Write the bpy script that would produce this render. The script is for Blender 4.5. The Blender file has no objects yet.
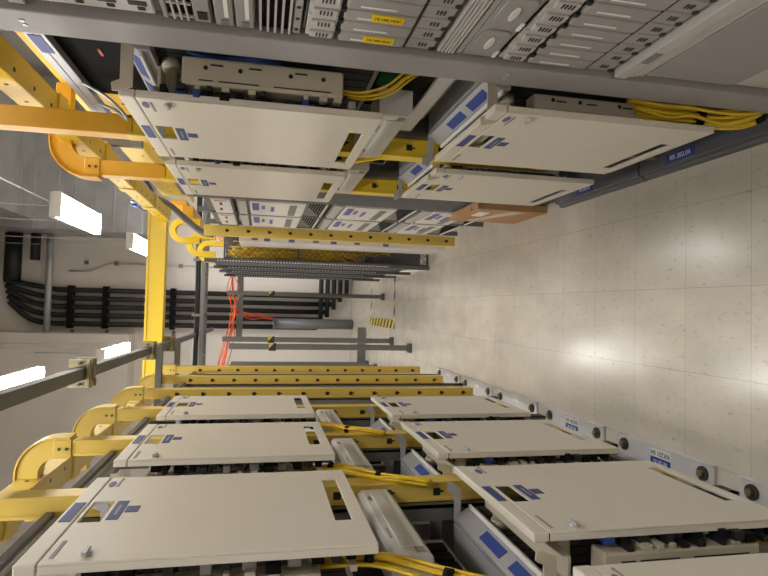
import bpy, bmesh, math, random
from mathutils import Vector, Matrix
random.seed(7)
SC = bpy.context.scene
COL = SC.collection

# ------------------------------------------------------------------ materials
def lin(c):
    return tuple(((v/255)/12.92 if v/255 <= .04045 else ((v/255+.055)/1.055)**2.4) for v in c)
def mat(name, rgb, rough=.5, metal=0., var=.06, scale=14., bump=0., emit=0., spec=.5, coat=0.):
    m = bpy.data.materials.new(name); m.use_nodes = True
    nt = m.node_tree; b = nt.nodes['Principled BSDF']
    c = lin(rgb)
    b.inputs['Roughness'].default_value = rough
    b.inputs['Metallic'].default_value = metal
    b.inputs['Specular IOR Level'].default_value = spec
    if coat: b.inputs['Coat Weight'].default_value = coat
    tc = nt.nodes.new('ShaderNodeTexCoord')
    n = nt.nodes.new('ShaderNodeTexNoise'); n.inputs['Scale'].default_value = scale; n.inputs['Detail'].default_value = 4
    nt.links.new(tc.outputs['Object'], n.inputs['Vector'])
    mr = nt.nodes.new('ShaderNodeMapRange')
    mr.inputs['From Min'].default_value = .3; mr.inputs['From Max'].default_value = .7
    mr.inputs['To Min'].default_value = 1-var; mr.inputs['To Max'].default_value = 1+var
    nt.links.new(n.outputs['Fac'], mr.inputs['Value'])
    mx = nt.nodes.new('ShaderNodeVectorMath'); mx.operation = 'SCALE'
    mx.inputs[0].default_value = c
    nt.links.new(mr.outputs['Result'], mx.inputs['Scale'])
    nt.links.new(mx.outputs['Vector'], b.inputs['Base Color'])
    if bump:
        bp = nt.nodes.new('ShaderNodeBump'); bp.inputs['Strength'].default_value = bump; bp.inputs['Distance'].default_value = .002
        nt.links.new(n.outputs['Fac'], bp.inputs['Height']); nt.links.new(bp.outputs['Normal'], b.inputs['Normal'])
    if emit:
        b.inputs['Emission Color'].default_value = (1, .98, .945, 1); b.inputs['Emission Strength'].default_value = emit
    return m
M = {}
M['cover'] = mat('warm white painted steel', (214, 207, 193), .42, var=.015)
M['tray'] = mat('beige plastic', (190, 180, 160), .5, var=.02)
M['slim'] = mat('pale grey plastic', (205, 202, 196), .38, var=.02)
M['blue'] = mat('blue label', (46, 62, 122), .5, var=.05)
M['deepblue'] = mat('deep blue label', (26, 60, 140), .5, var=.05)
M['white'] = mat('white label', (228, 226, 222), .5, var=.02)
M['greytext'] = mat('grey print', (150, 145, 140), .6)
M['dark'] = mat('dark interior', (30, 28, 27), .6, var=.2)
M['black'] = mat('black plastic', (15, 15, 15), .8, var=.2, spec=.2)
M['plate'] = mat('pale zinc plate', (206, 204, 204), .42, .2, var=.03)
M['silver'] = mat('bare steel', (180, 180, 183), .38, .45, var=.05, scale=6)
M['galv'] = mat('galvanised steel', (182, 183, 184), .4, .45, var=.14, scale=3)
M['grey'] = mat('grey painted steel', (150, 145, 141), .45, .1, var=.04)
M['equip'] = mat('grey equipment front', (150, 146, 143), .5, .05, var=.03)
M['equiplight'] = mat('light grey equipment front', (182, 177, 172), .45, var=.03)
M['strut'] = mat('grey strut', (112, 111, 107), .5, .35, var=.06)
M['darkgrey'] = mat('dark grey plinth paint', (84, 84, 88), .5, var=.05)
M['rail'] = mat('slate rail', (112, 112, 116), .45, .2, var=.05)
M['yellow'] = mat('pale yellow raceway plastic', (216, 186, 88), .42, var=.03)
M['yellowdeep'] = mat('deep yellow raceway plastic', (222, 164, 40), .4, var=.03)
M['yellowbright'] = mat('bright yellow raceway plastic', (228, 194, 50), .4, var=.02)
M['fibre'] = mat('yellow fibre jacket', (228, 192, 44), .45, var=.1)
M['orange'] = mat('orange fibre jacket', (222, 92, 34), .5, var=.1)
M['bluecab'] = mat('blue cable jacket', (36, 66, 130), .5, var=.1)
M['blackcab'] = mat('black cable jacket', (24, 24, 24), .55, var=.2)
M['wall'] = mat('painted white wall', (220, 214, 207), .8, var=.03, scale=2)
M['ceil'] = mat('ceiling paint', (150, 146, 140), .9, var=.05, scale=2)
M['card'] = mat('kraft cardboard', (178, 138, 96), .8, var=.06)
M['wrap'] = mat('clear shrink wrap', (214, 200, 186), .25, var=.1)
M['board'] = mat('white faceplate', (214, 209, 203), .45, var=.03)
M['slate'] = mat('slate window', (112, 112, 104), .4, var=.1)
M['red'] = mat('red sticker', (205, 90, 70), .5)
M['lamp'] = mat('lit diffuser', (255, 252, 246), .5, emit=22.)
M['lampcap'] = mat('lamp end cap', (225, 222, 216), .5)
M['brass'] = mat('zinc clamp', (150, 140, 112), .4, .7, var=.1)
M['bolt'] = mat('dark bolt', (84, 78, 70), .4, .6, var=.15)
M['yellabel'] = mat('yellow label', (226, 190, 20), .5)
M['green'] = mat('green circuit board', (28, 92, 58), .5, var=.2)
M['purple'] = mat('violet print', (92, 92, 150), .5)

def floor_mat():
    m = bpy.data.materials.new('vinyl composition tile'); m.use_nodes = True
    nt = m.node_tree; b = nt.nodes['Principled BSDF']; N = nt.nodes.new; L = nt.links.new
    tc = N('ShaderNodeTexCoord')
    mp = N('ShaderNodeMapping'); mp.inputs['Location'].default_value = (-.101+.311*20, -1.594+.299*30, 0)
    L(tc.outputs['Object'], mp.inputs['Vector'])
    br = N('ShaderNodeTexBrick'); br.offset = 0
    br.inputs['Scale'].default_value = 1; br.inputs['Brick Width'].default_value = .311; br.inputs['Row Height'].default_value = .299
    br.inputs['Mortar Size'].default_value = .0011; br.inputs['Mortar Smooth'].default_value = .2
    br.inputs['Color1'].default_value = (*lin((206, 198, 184)), 1); br.inputs['Color2'].default_value = (*lin((201, 193, 179)), 1)
    br.inputs['Mortar'].default_value = (*lin((166, 158, 146)), 1)
    L(mp.outputs['Vector'], br.inputs['Vector'])
    # streaks and specks of the tile
    n1 = N('ShaderNodeTexNoise'); n1.inputs['Scale'].default_value = 9; n1.inputs['Detail'].default_value = 6
    n2 = N('ShaderNodeTexNoise'); n2.inputs['Scale'].default_value = 60; n2.inputs['Detail'].default_value = 2
    ms = N('ShaderNodeMapping'); ms.inputs['Scale'].default_value = (1, .45, 1)
    L(tc.outputs['Object'], ms.inputs['Vector']); L(ms.outputs['Vector'], n1.inputs['Vector']); L(ms.outputs['Vector'], n2.inputs['Vector'])
    r1 = N('ShaderNodeMapRange'); r1.inputs['From Min'].default_value = .3; r1.inputs['From Max'].default_value = .7; r1.inputs['To Min'].default_value = .90; r1.inputs['To Max'].default_value = 1.05
    r2 = N('ShaderNodeMapRange'); r2.inputs['From Min'].default_value = .60; r2.inputs['From Max'].default_value = .78; r2.inputs['To Min'].default_value = 1; r2.inputs['To Max'].default_value = .72
    L(n1.outputs['Fac'], r1.inputs['Value']); L(n2.outputs['Fac'], r2.inputs['Value'])
    mu = N('ShaderNodeMath'); mu.operation = 'MULTIPLY'; L(r1.outputs[0], mu.inputs[0]); L(r2.outputs[0], mu.inputs[1])
    sc = N('ShaderNodeVectorMath'); sc.operation = 'SCALE'; L(br.outputs['Color'], sc.inputs[0]); L(mu.outputs[0], sc.inputs['Scale'])
    L(sc.outputs['Vector'], b.inputs['Base Color'])
    n3 = N('ShaderNodeTexNoise'); n3.inputs['Scale'].default_value = 3
    L(tc.outputs['Object'], n3.inputs['Vector'])
    r3 = N('ShaderNodeMapRange'); r3.inputs['To Min'].default_value = .14; r3.inputs['To Max'].default_value = .26
    L(n3.outputs['Fac'], r3.inputs['Value']); L(r3.outputs[0], b.inputs['Roughness'])
    bp = N('ShaderNodeBump'); bp.inputs['Strength'].default_value = .08; bp.inputs['Distance'].default_value = .01
    L(n1.outputs['Fac'], bp.inputs['Height']); L(bp.outputs['Normal'], b.inputs['Normal'])
    return m
def mesh_mat():
    m = mat('grey chain link wire', (96, 98, 100), .5, .4)
    return m
M['floor'] = floor_mat()
def hazard_mat():
    m = bpy.data.materials.new('black and yellow hazard tape'); m.use_nodes = True
    nt = m.node_tree; b = nt.nodes['Principled BSDF']; N = nt.nodes.new; L = nt.links.new
    tc = N('ShaderNodeTexCoord'); w = N('ShaderNodeTexWave'); w.bands_direction = 'DIAGONAL'; w.inputs['Scale'].default_value = 3.2
    L(tc.outputs['Object'], w.inputs['Vector'])
    r = N('ShaderNodeValToRGB'); r.color_ramp.interpolation = 'CONSTANT'
    r.color_ramp.elements[0].color = (.02, .02, .02, 1); r.color_ramp.elements[1].position = .5; r.color_ramp.elements[1].color = (*lin((214, 190, 70)), 1)
    L(w.outputs['Fac'], r.inputs['Fac']); L(r.outputs['Color'], b.inputs['Base Color'])
    return m
M['hazard'] = hazard_mat()

# ------------------------------------------------------------------ mesh builder (d = distance from the aisle's middle plane on side s)
class MB:
    def __init__(self, s=1): self.bm = bmesh.new(); self.s = s
    def v(self, p): return self.bm.verts.new((self.s*p[0], p[1], p[2]))
    def box(self, x0, x1, y0, y1, z0, z1):
        c = [self.v((x, y, z)) for x in (x0, x1) for y in (y0, y1) for z in (z0, z1)]
        for f in ((0,1,3,2),(4,6,7,5),(0,4,5,1),(2,3,7,6),(0,2,6,4),(1,5,7,3)):
            self.bm.faces.new([c[i] for i in f])
        return self
    def hexa(self, A, B):   # two quads
        a = [self.v(p) for p in A]; b = [self.v(p) for p in B]
        self.bm.faces.new(a); self.bm.faces.new(b[::-1])
        for i in range(len(a)):
            j = (i+1) % len(a); self.bm.faces.new([a[j], a[i], b[i], b[j]])
        return self
    def prism(self, poly, axis, a0, a1):    # poly in the two other axes, in xyz order
        def P(q, a):
            return {'x': (a, q[0], q[1]), 'y': (q[0], a, q[1]), 'z': (q[0], q[1], a)}[axis]
        return self.hexa([P(q, a0) for q in poly], [P(q, a1) for q in poly])
    def ring(self, c, t, r, n, ref=None):
        t = t.normalized(); u = t.orthogonal().normalized() if ref is None else (ref - t*ref.dot(t)).normalized()
        w = t.cross(u)
        return [c + (u*math.cos(2*math.pi*i/n) + w*math.sin(2*math.pi*i/n))*r for i in range(n)], u
    def tube(self, path, r, n=8, caps=True):
        P = [Vector(p) for p in path]; rings = []; ref = None
        for i, p in enumerate(P):
            t = (P[min(i+1, len(P)-1)] - P[max(i-1, 0)])
            pts, ref = self.ring(p, t, r, n, ref); rings.append([self.v(q) for q in pts])
        for a, b in zip(rings, rings[1:]):
            for i in range(n):
                j = (i+1) % n; f = self.bm.faces.new([a[i], a[j], b[j], b[i]]); f.smooth = True
        if caps: self.bm.faces.new(rings[0][::-1]); self.bm.faces.new(rings[-1])
        return self
    def cyl(self, a, b, r, n=16): return self.tube([a, b], r, n)
    def sweep(self, path, hw, ht, axis=Vector((0,1,0))):   # rectangular section: hw along axis, ht across
        P = [Vector(p) for p in path]; R = []
        for i, p in enumerate(P):
            t = (P[min(i+1, len(P)-1)] - P[max(i-1, 0)]).normalized(); n = t.cross(axis).normalized()
            R.append([self.v(p + axis*a*hw + n*b*ht) for a, b in ((-1,-1),(1,-1),(1,1),(-1,1))])
        for a, b in zip(R, R[1:]):
            for i in range(4):
                j = (i+1) % 4; self.bm.faces.new([a[i], a[j], b[j], b[i]])
        self.bm.faces.new(R[0][::-1]); self.bm.faces.new(R[-1])
        return self
    def plate(self, d0, d1, ys, zs, holes):
        V = {}
        def g(i, j, k):
            if (i, j, k) not in V: V[(i, j, k)] = self.v((d0 if k == 0 else d1, ys[i], zs[j]))
            return V[(i, j, k)]
        ok = lambda i, j: 0 <= i < len(ys)-1 and 0 <= j < len(zs)-1 and (i, j) not in holes
        for i in range(len(ys)-1):
            for j in range(len(zs)-1):
                if not ok(i, j): continue
                for k in (0, 1): self.bm.faces.new([g(i,j,k), g(i+1,j,k), g(i+1,j+1,k), g(i,j+1,k)])
                for (di, dj, e) in ((-1,0,((i,j),(i,j+1))),(1,0,((i+1,j),(i+1,j+1))),(0,-1,((i,j),(i+1,j))),(0,1,((i,j+1),(i+1,j+1)))):
                    if not ok(i+di, j+dj):
                        (a, b), (c, d) = e; self.bm.faces.new([g(a,b,0), g(c,d,0), g(c,d,1), g(a,b,1)])
        return self
ORG = {}
def obj(name, mb, material, parent=None, bevel=0., seg=2):
    bm = mb.bm if isinstance(mb, MB) else mb
    bmesh.ops.recalc_face_normals(bm, faces=bm.faces[:])
    if parent is None:
        xs = [v.co for v in bm.verts]
        o = Vector(((min(c.x for c in xs)+max(c.x for c in xs))/2, (min(c.y for c in xs)+max(c.y for c in xs))/2, min(c.z for c in xs)))
    else: o = ORG[parent]
    for v in bm.verts: v.co -= o
    me = bpy.data.meshes.new(name); bm.to_mesh(me); bm.free()
    me.materials.append(M[material] if isinstance(material, str) else material)
    ob = bpy.data.objects.new(name, me); COL.objects.link(ob)
    if parent is None: ob.location = o
    else: ob.parent = parent
    ORG[ob] = o
    if bevel:
        b = ob.modifiers.new('bevel', 'BEVEL'); b.width = bevel; b.segments = seg; b.limit_method = 'ANGLE'; b.angle_limit = .9
    return ob
def tag(o, label, cat, group=None):
    o['label'] = label; o['category'] = cat
    if group: o['group'] = group
    return o
def thing(name, label, cat, loc, group=None):
    o = bpy.data.objects.new(name, None); COL.objects.link(o); o.location = loc; o.empty_display_size = .05
    ORG[o] = Vector(loc); return tag(o, label, cat, group)
def struct(name, mb, m):
    o = obj(name, mb, m); o['kind'] = 'structure'; return o
def dup(root, dy, label=None, dx=0, dz=0):
    r = root.copy(); COL.objects.link(r); r.location = root.location + Vector((dx, dy, dz))
    ORG[r] = r.location.copy()
    if label: r['label'] = label
    for ch in root.children:
        c = ch.copy(); COL.objects.link(c); c.parent = r; ORG[c] = ORG[r]
        for g in ch.children:
            d = g.copy(); COL.objects.link(d); d.parent = c; ORG[d] = ORG[r]
    return r
def text(name, body, size, pos, right, up, material, parent, align='CENTER'):
    cu = bpy.data.curves.new('t', 'FONT'); cu.body = body; cu.size = size; cu.align_x = align; cu.align_y = 'CENTER'; cu.extrude = .0004
    to = bpy.data.objects.new('t', cu); COL.objects.link(to)
    bpy.context.view_layer.update()
    me = bpy.data.meshes.new_from_object(to.evaluated_get(bpy.context.evaluated_depsgraph_get()))
    bpy.data.objects.remove(to); bpy.data.curves.remove(cu)
    right = Vector(right); up = Vector(up); nrm = right.cross(up)
    mtx = Matrix((right, up, nrm)).transposed().to_4x4(); mtx.translation = Vector(pos) - ORG[parent]
    me.transform(mtx); me.materials.clear(); me.materials.append(M[material])
    ob = bpy.data.objects.new(name, me); COL.objects.link(ob); ob.parent = parent; ORG[ob] = ORG[parent]
    return ob
def spline(pts, n=6):
    P = [Vector(p) for p in pts]; out = []
    for i in range(len(P)-1):
        p0, p1, p2, p3 = P[max(i-1,0)], P[i], P[i+1], P[min(i+2,len(P)-1)]
        for k in range(n):
            t = k/n
            out.append(.5*((2*p1)+(-p0+p2)*t+(2*p0-5*p1+4*p2-p3)*t*t+(-p0+3*p1-3*p2+p3)*t**3))
    out.append(P[-1]); return out
def bundle(s, pts, n, spread, r, label, group, tie_at=(), material='fibre', name='fibre_cable_bundle', cat='cable bundle', tie_r=None):
    root_p = Vector((s*pts[0][0], pts[0][1], min(p[2] for p in pts)))
    t = thing(name, label, cat, root_p, group)
    for i in range(n):
        a = random.uniform(0, 6.28); q = math.sqrt((i+.5)/n)*spread
        path = []
        for p in pts:
            a += random.uniform(-.5, .5)
            path.append((p[0]+math.cos(a)*q*.6, p[1]+math.sin(a)*q, p[2]+math.cos(a+1)*q*.8))
        mb = MB(s); mb.tube(spline(path), r, 6); obj('cable', mb, material, t)
    sp = spline(pts)
    for k in tie_at:
        i = int(k*(len(sp)-2)); a = sp[i]; d = (sp[i+1]-sp[i]).normalized()
        mb = MB(s); mb.cyl(a-d*.008, a+d*.008, tie_r or spread*.62+r, 12); obj('cable_tie', mb, 'black', t)
    return t
L, R = -1, 1
P66 = .66
ORD = ['nearest', 'second nearest', 'third nearest', 'fourth nearest', 'fifth nearest', 'sixth nearest', 'farthest']

# ------------------------------------------------------------------ room
mb = MB(); mb.box(-3.6, 3.6, -3.5, 10.2, -.1, 0); fl = struct('floor', mb, 'floor')
fl_me = fl.data; off = Vector(fl.location)
for v in fl_me.vertices: v.co += off
fl.location = (0, 0, 0)
mb = MB(); mb.box(-3.6, 3.6, -3.5, 10.2, 6., 6.1); struct('ceiling', mb, 'ceil')
mb = MB(); mb.box(-3.7, 3.7, 10.2, 10.3, 0, 6.1); struct('wall_far', mb, 'wall')
mb = MB(); mb.box(-3.7, 3.7, -3.6, -3.5, 0, 6.1); struct('wall_near', mb, 'wall')
mb = MB(); mb.box(-3.7, -3.6, -3.5, 10.2, 0, 6.1); struct('wall_left', mb, 'wall')
mb = MB(); mb.box(3.6, 3.7, -3.5, 10.2, 0, 6.1); struct('wall_right', mb, 'wall')
mb = MB(); mb.box(-3.59, -.51, 9.75, 10.19, 3.58, 5.99); bulk = struct('trim_1', mb, 'wall')
bulk['label'] = 'boxed-out white bulkhead high on the far wall'

# ------------------------------------------------------------------ shelves with stand-off covers
def make_shelf(s, y0, z0, H, d, o0, o1, label, group, upper):
    t = thing('equipment_shelf', label, 'equipment shelf', (s*.62, y0+.33, z0), group)
    c0, c1 = y0+o0, y0+o1; cm = (c0+c1)/2; zt = z0+H
    # chassis
    mb = MB(s); mb.box(.615, .93, y0+.06, y0+.60, z0, zt-.002); obj('chassis', mb, 'silver', t, .003)
    mb = MB(s)
    for k in range(11): mb.box(.600, .614, y0+.075+k*.047, y0+.075+k*.047+.040, z0+.02, zt-.07)
    obj('circuit_card_fronts', mb, 'dark', t)
    # fascia along the top edge with two blue labels
    mb = MB(s); mb.prism([(.576, zt-.040), (.600, zt-.004), (.612, zt-.004), (.612, zt-.07), (.576, zt-.07)], 'y', y0+.06, y0+.60)
    fa = obj('fascia', mb, 'silver', t, .0015)
    for a in (.12, .30):
        mb = MB(s)
        A = (.5785, zt-.0362); B = (.594, zt-.013); n = (-.83*.0012, .55*.0012)
        mb.hexa([(A[0]+n[0], y0+a, A[1]+n[1]), (B[0]+n[0], y0+a, B[1]+n[1]), (B[0]+n[0], y0+a+.13, B[1]+n[1]), (A[0]+n[0], y0+a+.13, A[1]+n[1])],
                [(A[0]+.002, y0+a, A[1]-.002), (B[0]+.002, y0+a, B[1]-.002), (B[0]+.002, y0+a+.13, B[1]-.002), (A[0]+.002, y0+a+.13, A[1]-.002)])
        obj('fascia_label', mb, 'deepblue', fa)
    mb = MB(s); mb.box(.563, .5755, y0+.065, y0+.595, zt-.052, zt-.044); obj('bright_edge', mb, 'white', fa, .002)
    mb = MB(s); mb.box(.508, .560, y0+.10, y0+.56, zt-.088, zt-.080); mb.box(.508, .512, y0+.10, y0+.56, zt-.080, zt-.068); obj('guide_tray', mb, 'tray', t, .002)
    # cover: a top strip and a door with two cut-outs
    cut = (cm-.062, cm+.062); slot = (c0+.13, c1-.085)
    mb = MB(s); mb.box(d, d+.020, c0, c1, zt-.035, zt)
    st = obj('cover_strip', mb, 'cover', t, .0035, 3)
    ys = [c0, min(slot[0], cut[0]), max(slot[0], cut[0]), min(cut[1], slot[1]), max(cut[1], slot[1]), c1-.032]
    ys = sorted(set([c0, slot[0], cut[0], cut[1], slot[1], c1-.032]))
    zs = [z0, z0+.03, z0+.064, zt-.086, zt-.045, zt-.0372]
    holes = set()
    for i in range(len(ys)-1):
        m_ = (ys[i]+ys[i+1])/2
        if slot[0] < m_ < slot[1]: holes.add((i, 1))
        if cut[0] < m_ < cut[1]: holes.add((i, 3))
    mb = MB(s); mb.plate(d, d+.005, ys, zs, holes)
    mb.box(d+.002, d+.007, c1-.0322, c1, z0, zt-.0372)
    mb.box(d+.0048, d+.019, c0, c0+.004, z0, zt-.0372)
    mb.box(d+.0068, d+.019, c1-.004, c1, z0, zt-.0372)
    mb.box(d+.0048, d+.019, c0+.004, c1-.004, z0, z0+.004)
    dr = obj('door_cover', mb, 'cover', t, .0025)
    def lab(y_0, y_1, z_0, z_1, m, nm, par=dr, dd=.0012):
        q = MB(s); q.box(d-dd, d+.004, y_0, y_1, z_0, z_1); return obj(nm, q, m, par)
    lab(cm-.056, cm+.056, zt-.029, zt-.0075, 'blue', 'cover_label', st)
    lab(cm-.056, cm+.056, zt-.117, zt-.094, 'blue', 'cover_label')
    lab(cm-.030, cm+.030, zt-.108, zt-.103, 'greytext', 'label_print', dr, .0016)
    lab(cm-.016, cm+.020, zt-.147, zt-.121, 'blue', 'cover_label')
    # oval emblem and grey print in the two upper corners
    oy = c1-.065 if s < 0 else c0+.045
    q = MB(s); q.prism([(oy+math.cos(a*math.pi/10)*.021, zt-.052+math.sin(a*math.pi/10)*.008) for a in range(20)], 'x', d-.0012, d+.002); em = obj('oval_emblem', q, 'purple', dr)
    q = MB(s); q.prism([(oy+math.cos(a*math.pi/10)*.016, zt-.052+math.sin(a*math.pi/10)*.004) for a in range(20)], 'x', d-.0016, d+.002); obj('emblem_centre', q, 'cover', em) if False else q.bm.free()
    lab(oy-.02, oy+.045, zt-.069, zt-.064, 'greytext', 'grey_print')
    gy = c0+.02 if s < 0 else c1-.11
    lab(gy, gy+.075, zt-.055, zt-.048, 'greytext', 'grey_print')
    q = MB(s); q.cyl((d-.007, c0+.028, zt-.105), (d+.003, c0+.028, zt-.105), .009, 12); q.box(d-.010, d-.004, c0+.012, c0+.044, zt-.108, zt-.102); obj('latch', q, 'silver', t)
    # stand-offs
    for yy in (y0+.165, y0+.50):
        q = MB(s); q.cyl((d+.0055, yy, zt-.10), (.600, yy, zt-.10), .019, 20); q.cyl((.575, yy, zt-.10), (.600, yy, zt-.10), .024, 20); obj('standoff_post', q, 'tray', t)
    # beige side tray with slotted near face
    ty = y0+.085; ta, tb = z0+.10, z0+.485; e = max(0, d-.455)
    q = MB(s); q.box(.502+e, .585, ty, ty+.055, ta, tb); q.box(.515+e, .60, ty+.055, ty+.42, ta+.01, ta+.03)
    tr = obj('side_tray', q, 'tray', t, .006, 3)
    q = MB(s)
    for a, b in ((.03, .17), (.205, .30), (.312, .345)): q.box(.520+e*.5, .5228+e*.5, ty-.0012, ty+.002, ta+a, ta+b)
    for a in (.05, .13, .25, .33): q.cyl((.552+e*.5, ty-.0015, ta+a), (.552+e*.5, ty+.002, ta+a), .0055, 10)
    for a in (.09, .2, .29): q.box(.566, .570, ty-.0012, ty+.002, ta+a, ta+a+.03)
    obj('slot', q, 'dark', tr)
    q = MB(s)
    for k in range(9): q.box(.505+e, .58, ty+.058, ty+.064, tb-.012*k-.008, tb-.012*k)
    obj('finger_comb', q, 'black', tr)
    # connectors and short leads between the tray and the cover
    rnd = random.Random(int(z0*100)+(3 if s > 0 else 0))
    a = ta-.07
    while a < ta+.42:
        hgt = rnd.uniform(.012, .03); e0 = rnd.uniform(0, .012)
        q = MB(s); q.box(.466+e+e0, .486+e+e0, ty+rnd.uniform(-.01, .03), ty+.09, a, a+hgt); obj('connector', q, rnd.choice(['black', 'dark', 'bluecab', 'black', 'grey', 'dark', 'black']), t, .002)
        if rnd.random() < .5:
            q = MB(s); q.box(.49+e, .502+e, ty+.0, ty+.05, a+.002, a+hgt*.8); obj('tray_tab', q, rnd.choice(['tray', 'dark']), t, .001)
        a += hgt+rnd.uniform(.006, .022)
    for k in range(7):
        a = ta+.0+k*.055
        q = MB(s); q.tube(spline([(.491+e, ty+.05, a), (.486+e+.004*(k % 2), ty+.11, a+.03), (.50+e, ty+.2, a-.02), (.59, ty+.25, a+.02)]), .004, 6); obj('patch_lead', q, 'bluecab' if k % 3 != 1 else 'blackcab', t)
    # hooked bracket at the near top corner
    q = MB(s); q.prism([(.478, zt-.004), (.478, zt+.010), (.496, zt+.012), (.500, zt+.006), (.505, zt-.006), (.60, zt-.006), (.60, zt-.034), (.49, zt-.034)], 'y', y0+.062, y0+.067); obj('hook_bracket', q, 'tray', t, .001)
    q = MB(s); q.prism([(.50, zt+.004), (.50, zt+.02), (.525, zt+.02), (.535, zt+.0), (.61, zt+.0), (.61, zt-.02), (.52, zt-.02)], 'y', y0+.592, y0+.597); obj('hook_bracket', q, 'silver', t, .001)
    return t
GL, GR = 'white-covered shelves in the silver-footed rack row', 'white-covered shelves in the dark-plinth rack row'
sLU = make_shelf(L, 1.02, 1.325, .612, .436, .045, .545, 'upper white-covered equipment shelf of the nearest bay in the silver-footed row', GL, True)
sLL = make_shelf(L, 1.02, .350, .640, .455, .095, .605, 'lower white-covered equipment shelf of the nearest full bay in the silver-footed row', GL, False)
for k in (1, 2):
    dup(sLU, P66*k, 'upper white-covered equipment shelf of the %s bay in the silver-footed row' % ['', 'second', 'third'][k])
    dup(sLL, P66*k, 'lower white-covered equipment shelf of the %s bay in the silver-footed row' % ['', 'second', 'third'][k])
dup(sLL, -P66, 'white-covered equipment shelf in the bottom corner of the photo, cut off by the frame')
sRU = make_shelf(R, 1.335, 1.268, .620, .471, .078, .63, 'upper white-covered equipment shelf just past the grey rack upright', GR, True)
sRL = make_shelf(R, 1.335, .370, .632, .492, .0, .512, 'lower white-covered equipment shelf just past the grey rack upright, above the blue label', GR, False)
dup(sRU, P66, 'upper white-covered equipment shelf in the second bay of the dark-plinth row')
dup(sRL, P66, 'lower white-covered equipment shelf in the second bay of the dark-plinth row, above cardboard', 0, -.05)

# ------------------------------------------------------------------ slim fibre trays between the shelves
def slim(s, y0, z0, label):
    t = thing('fibre_storage_tray', label, 'fibre tray', (s*.56, y0+.4, z0), 'pale slim trays between the covers')
    q = MB(s)
    q.prism([(.525, z0+.012), (.535, z0), (.60, z0), (.60, z0+.095), (.535, z0+.095), (.525, z0+.083)], 'y', y0+.195, y0+.645)
    b = obj('tray_body', q, 'slim', t, .004, 3)
    q = MB(s); q.box(.521, .526, y0+.235, y0+.60, z0+.03, z0+.066); obj('raised_rib', q, 'slim', t, .0045, 3)
    q = MB(s); q.box(.5222, .526, y0+.205, y0+.23, z0+.016, z0+.036); obj('thumb_recess', q, 'greytext', t)
    q = MB(s); q.box(.523, .526, y0+.56, y0+.568, z0+.068, z0+.08); q.box(.523, .526, y0+.545, y0+.58, z0+.072, z0+.076); obj('latch_mark', q, 'slate', t)
    q = MB(s); q.box(.5235, .526, y0+.29, y0+.35, z0+.072, z0+.077); obj('printed_mark', q, 'greytext', t)
    q = MB(s); q.box(.60, .64, y0+.2, y0+.6, z0+.03, z0+.06); obj('mounting_bar', q, 'strut', t)
    return t
a = slim(L, 1.02, 1.170, 'slim pale tray under the nearest upper cover of the silver-footed row')
for k in (1, 2): dup(a, P66*k, 'slim pale tray under the %s upper cover of the silver-footed row' % ['', 'second', 'third'][k])
a = slim(R, 1.335, 1.160, 'slim pale tray under the nearest upper cover of the dark-plinth row')
dup(a, P66, 'slim pale tray under the second upper cover of the dark-plinth row')

# ------------------------------------------------------------------ rack frames
def left_rack(y0, label, tagtext=None, second=None):
    t = thing('equipment_rack', label, 'rack', (-.6, y0+.33, 0), 'silver-footed racks')
    for y in (y0, y0+P66-.04):
        q = MB(L); q.box(.575, .615, y, y+.018, .0, 2.06); q.box(.575, .58, y, y+.04, 0, 2.06); obj('upright', q, 'strut', t)
    q = MB(L); q.box(.515, .70, y0+.055, y0+P66-.055, 0, .012); q.box(.515, .52, y0+.055, y0+P66-.055, .012, .022); fp = obj('foot_plate', q, 'plate', t, .002)
    for y in (y0+.105, y0+P66-.105):
        q = MB(L); q.cyl((.555, y, .012), (.555, y, .020), .025, 20); obj('washer', q, 'bolt', fp)
        q = MB(L); q.cyl((.555, y, .020), (.555, y, .034), .012, 6); obj('anchor_bolt', q, 'brass', fp)
    for zr in (.11, 2.03):
        q = MB(L); q.box(.581, .60, y0+.018, y0+P66-.04, zr, zr+.03); obj('cross_rail', q, 'strut', t)
    if tagtext:
        ym = y0+.33
        q = MB(L); q.box(.530, .560, ym-.058, ym+.058, .0115, .0128); obj('white_name_label', q, 'white', fp)
        q = MB(L); q.box(.562, .590, ym-.058, ym+.058, .0115, .0128); obj('blue_name_label', q, 'deepblue', fp)
        text('name_text', tagtext, .027, (-.545, ym, .0131), (0, 1, 0), (-1, 0, 0), 'black', fp)
        text('name_text', second, .019, (-.576, ym, .0131), (0, 1, 0), (-1, 0, 0), 'white', fp)
    else:
        q = MB(L); q.box(.535, .556, y0+.29, y0+.37, .0115, .0128); obj('white_name_label', q, 'white', fp)
    return t
for k in range(-1, 6):
    nm = ['partly cut off beside the camera', 'nearest whole bay', 'second bay', 'third bay', 'fourth bay, without covers', 'fifth bay, without covers', 'last bay before open floor'][k+1]
    y0 = 1.02+P66*k
    tt = {1: ('RR201 04', 'RR 201.04'), 2: ('RR201 05', 'RR 201.05')}.get(k, (None, None))
    left_rack(y0, 'grey steel rack frame on a bolted silver foot plate, '+nm, *tt)
def backs(s, ya, yb, label, z1=2.1):
    q = MB(s); q.box(.96, .975, ya, yb, 0, z1); return tag(obj('rear_panel', q, 'dark'), label, 'rear panel', 'dark panels closing the backs of the bays')
for k in range(-1, 3):
    backs(L, 1.025+P66*k, 1.675+P66*k, 'dark rear panel closing the %s bay of the silver-footed row' % ['cut-off', 'nearest whole', 'second', 'third'][k+1], 2.04)
for k in range(2):
    backs(R, 1.34+P66*k, 1.99+P66*k, 'dark rear panel closing the %s bay of the dark-plinth row' % ['nearest covered', 'second covered'][k], 2.3)
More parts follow.
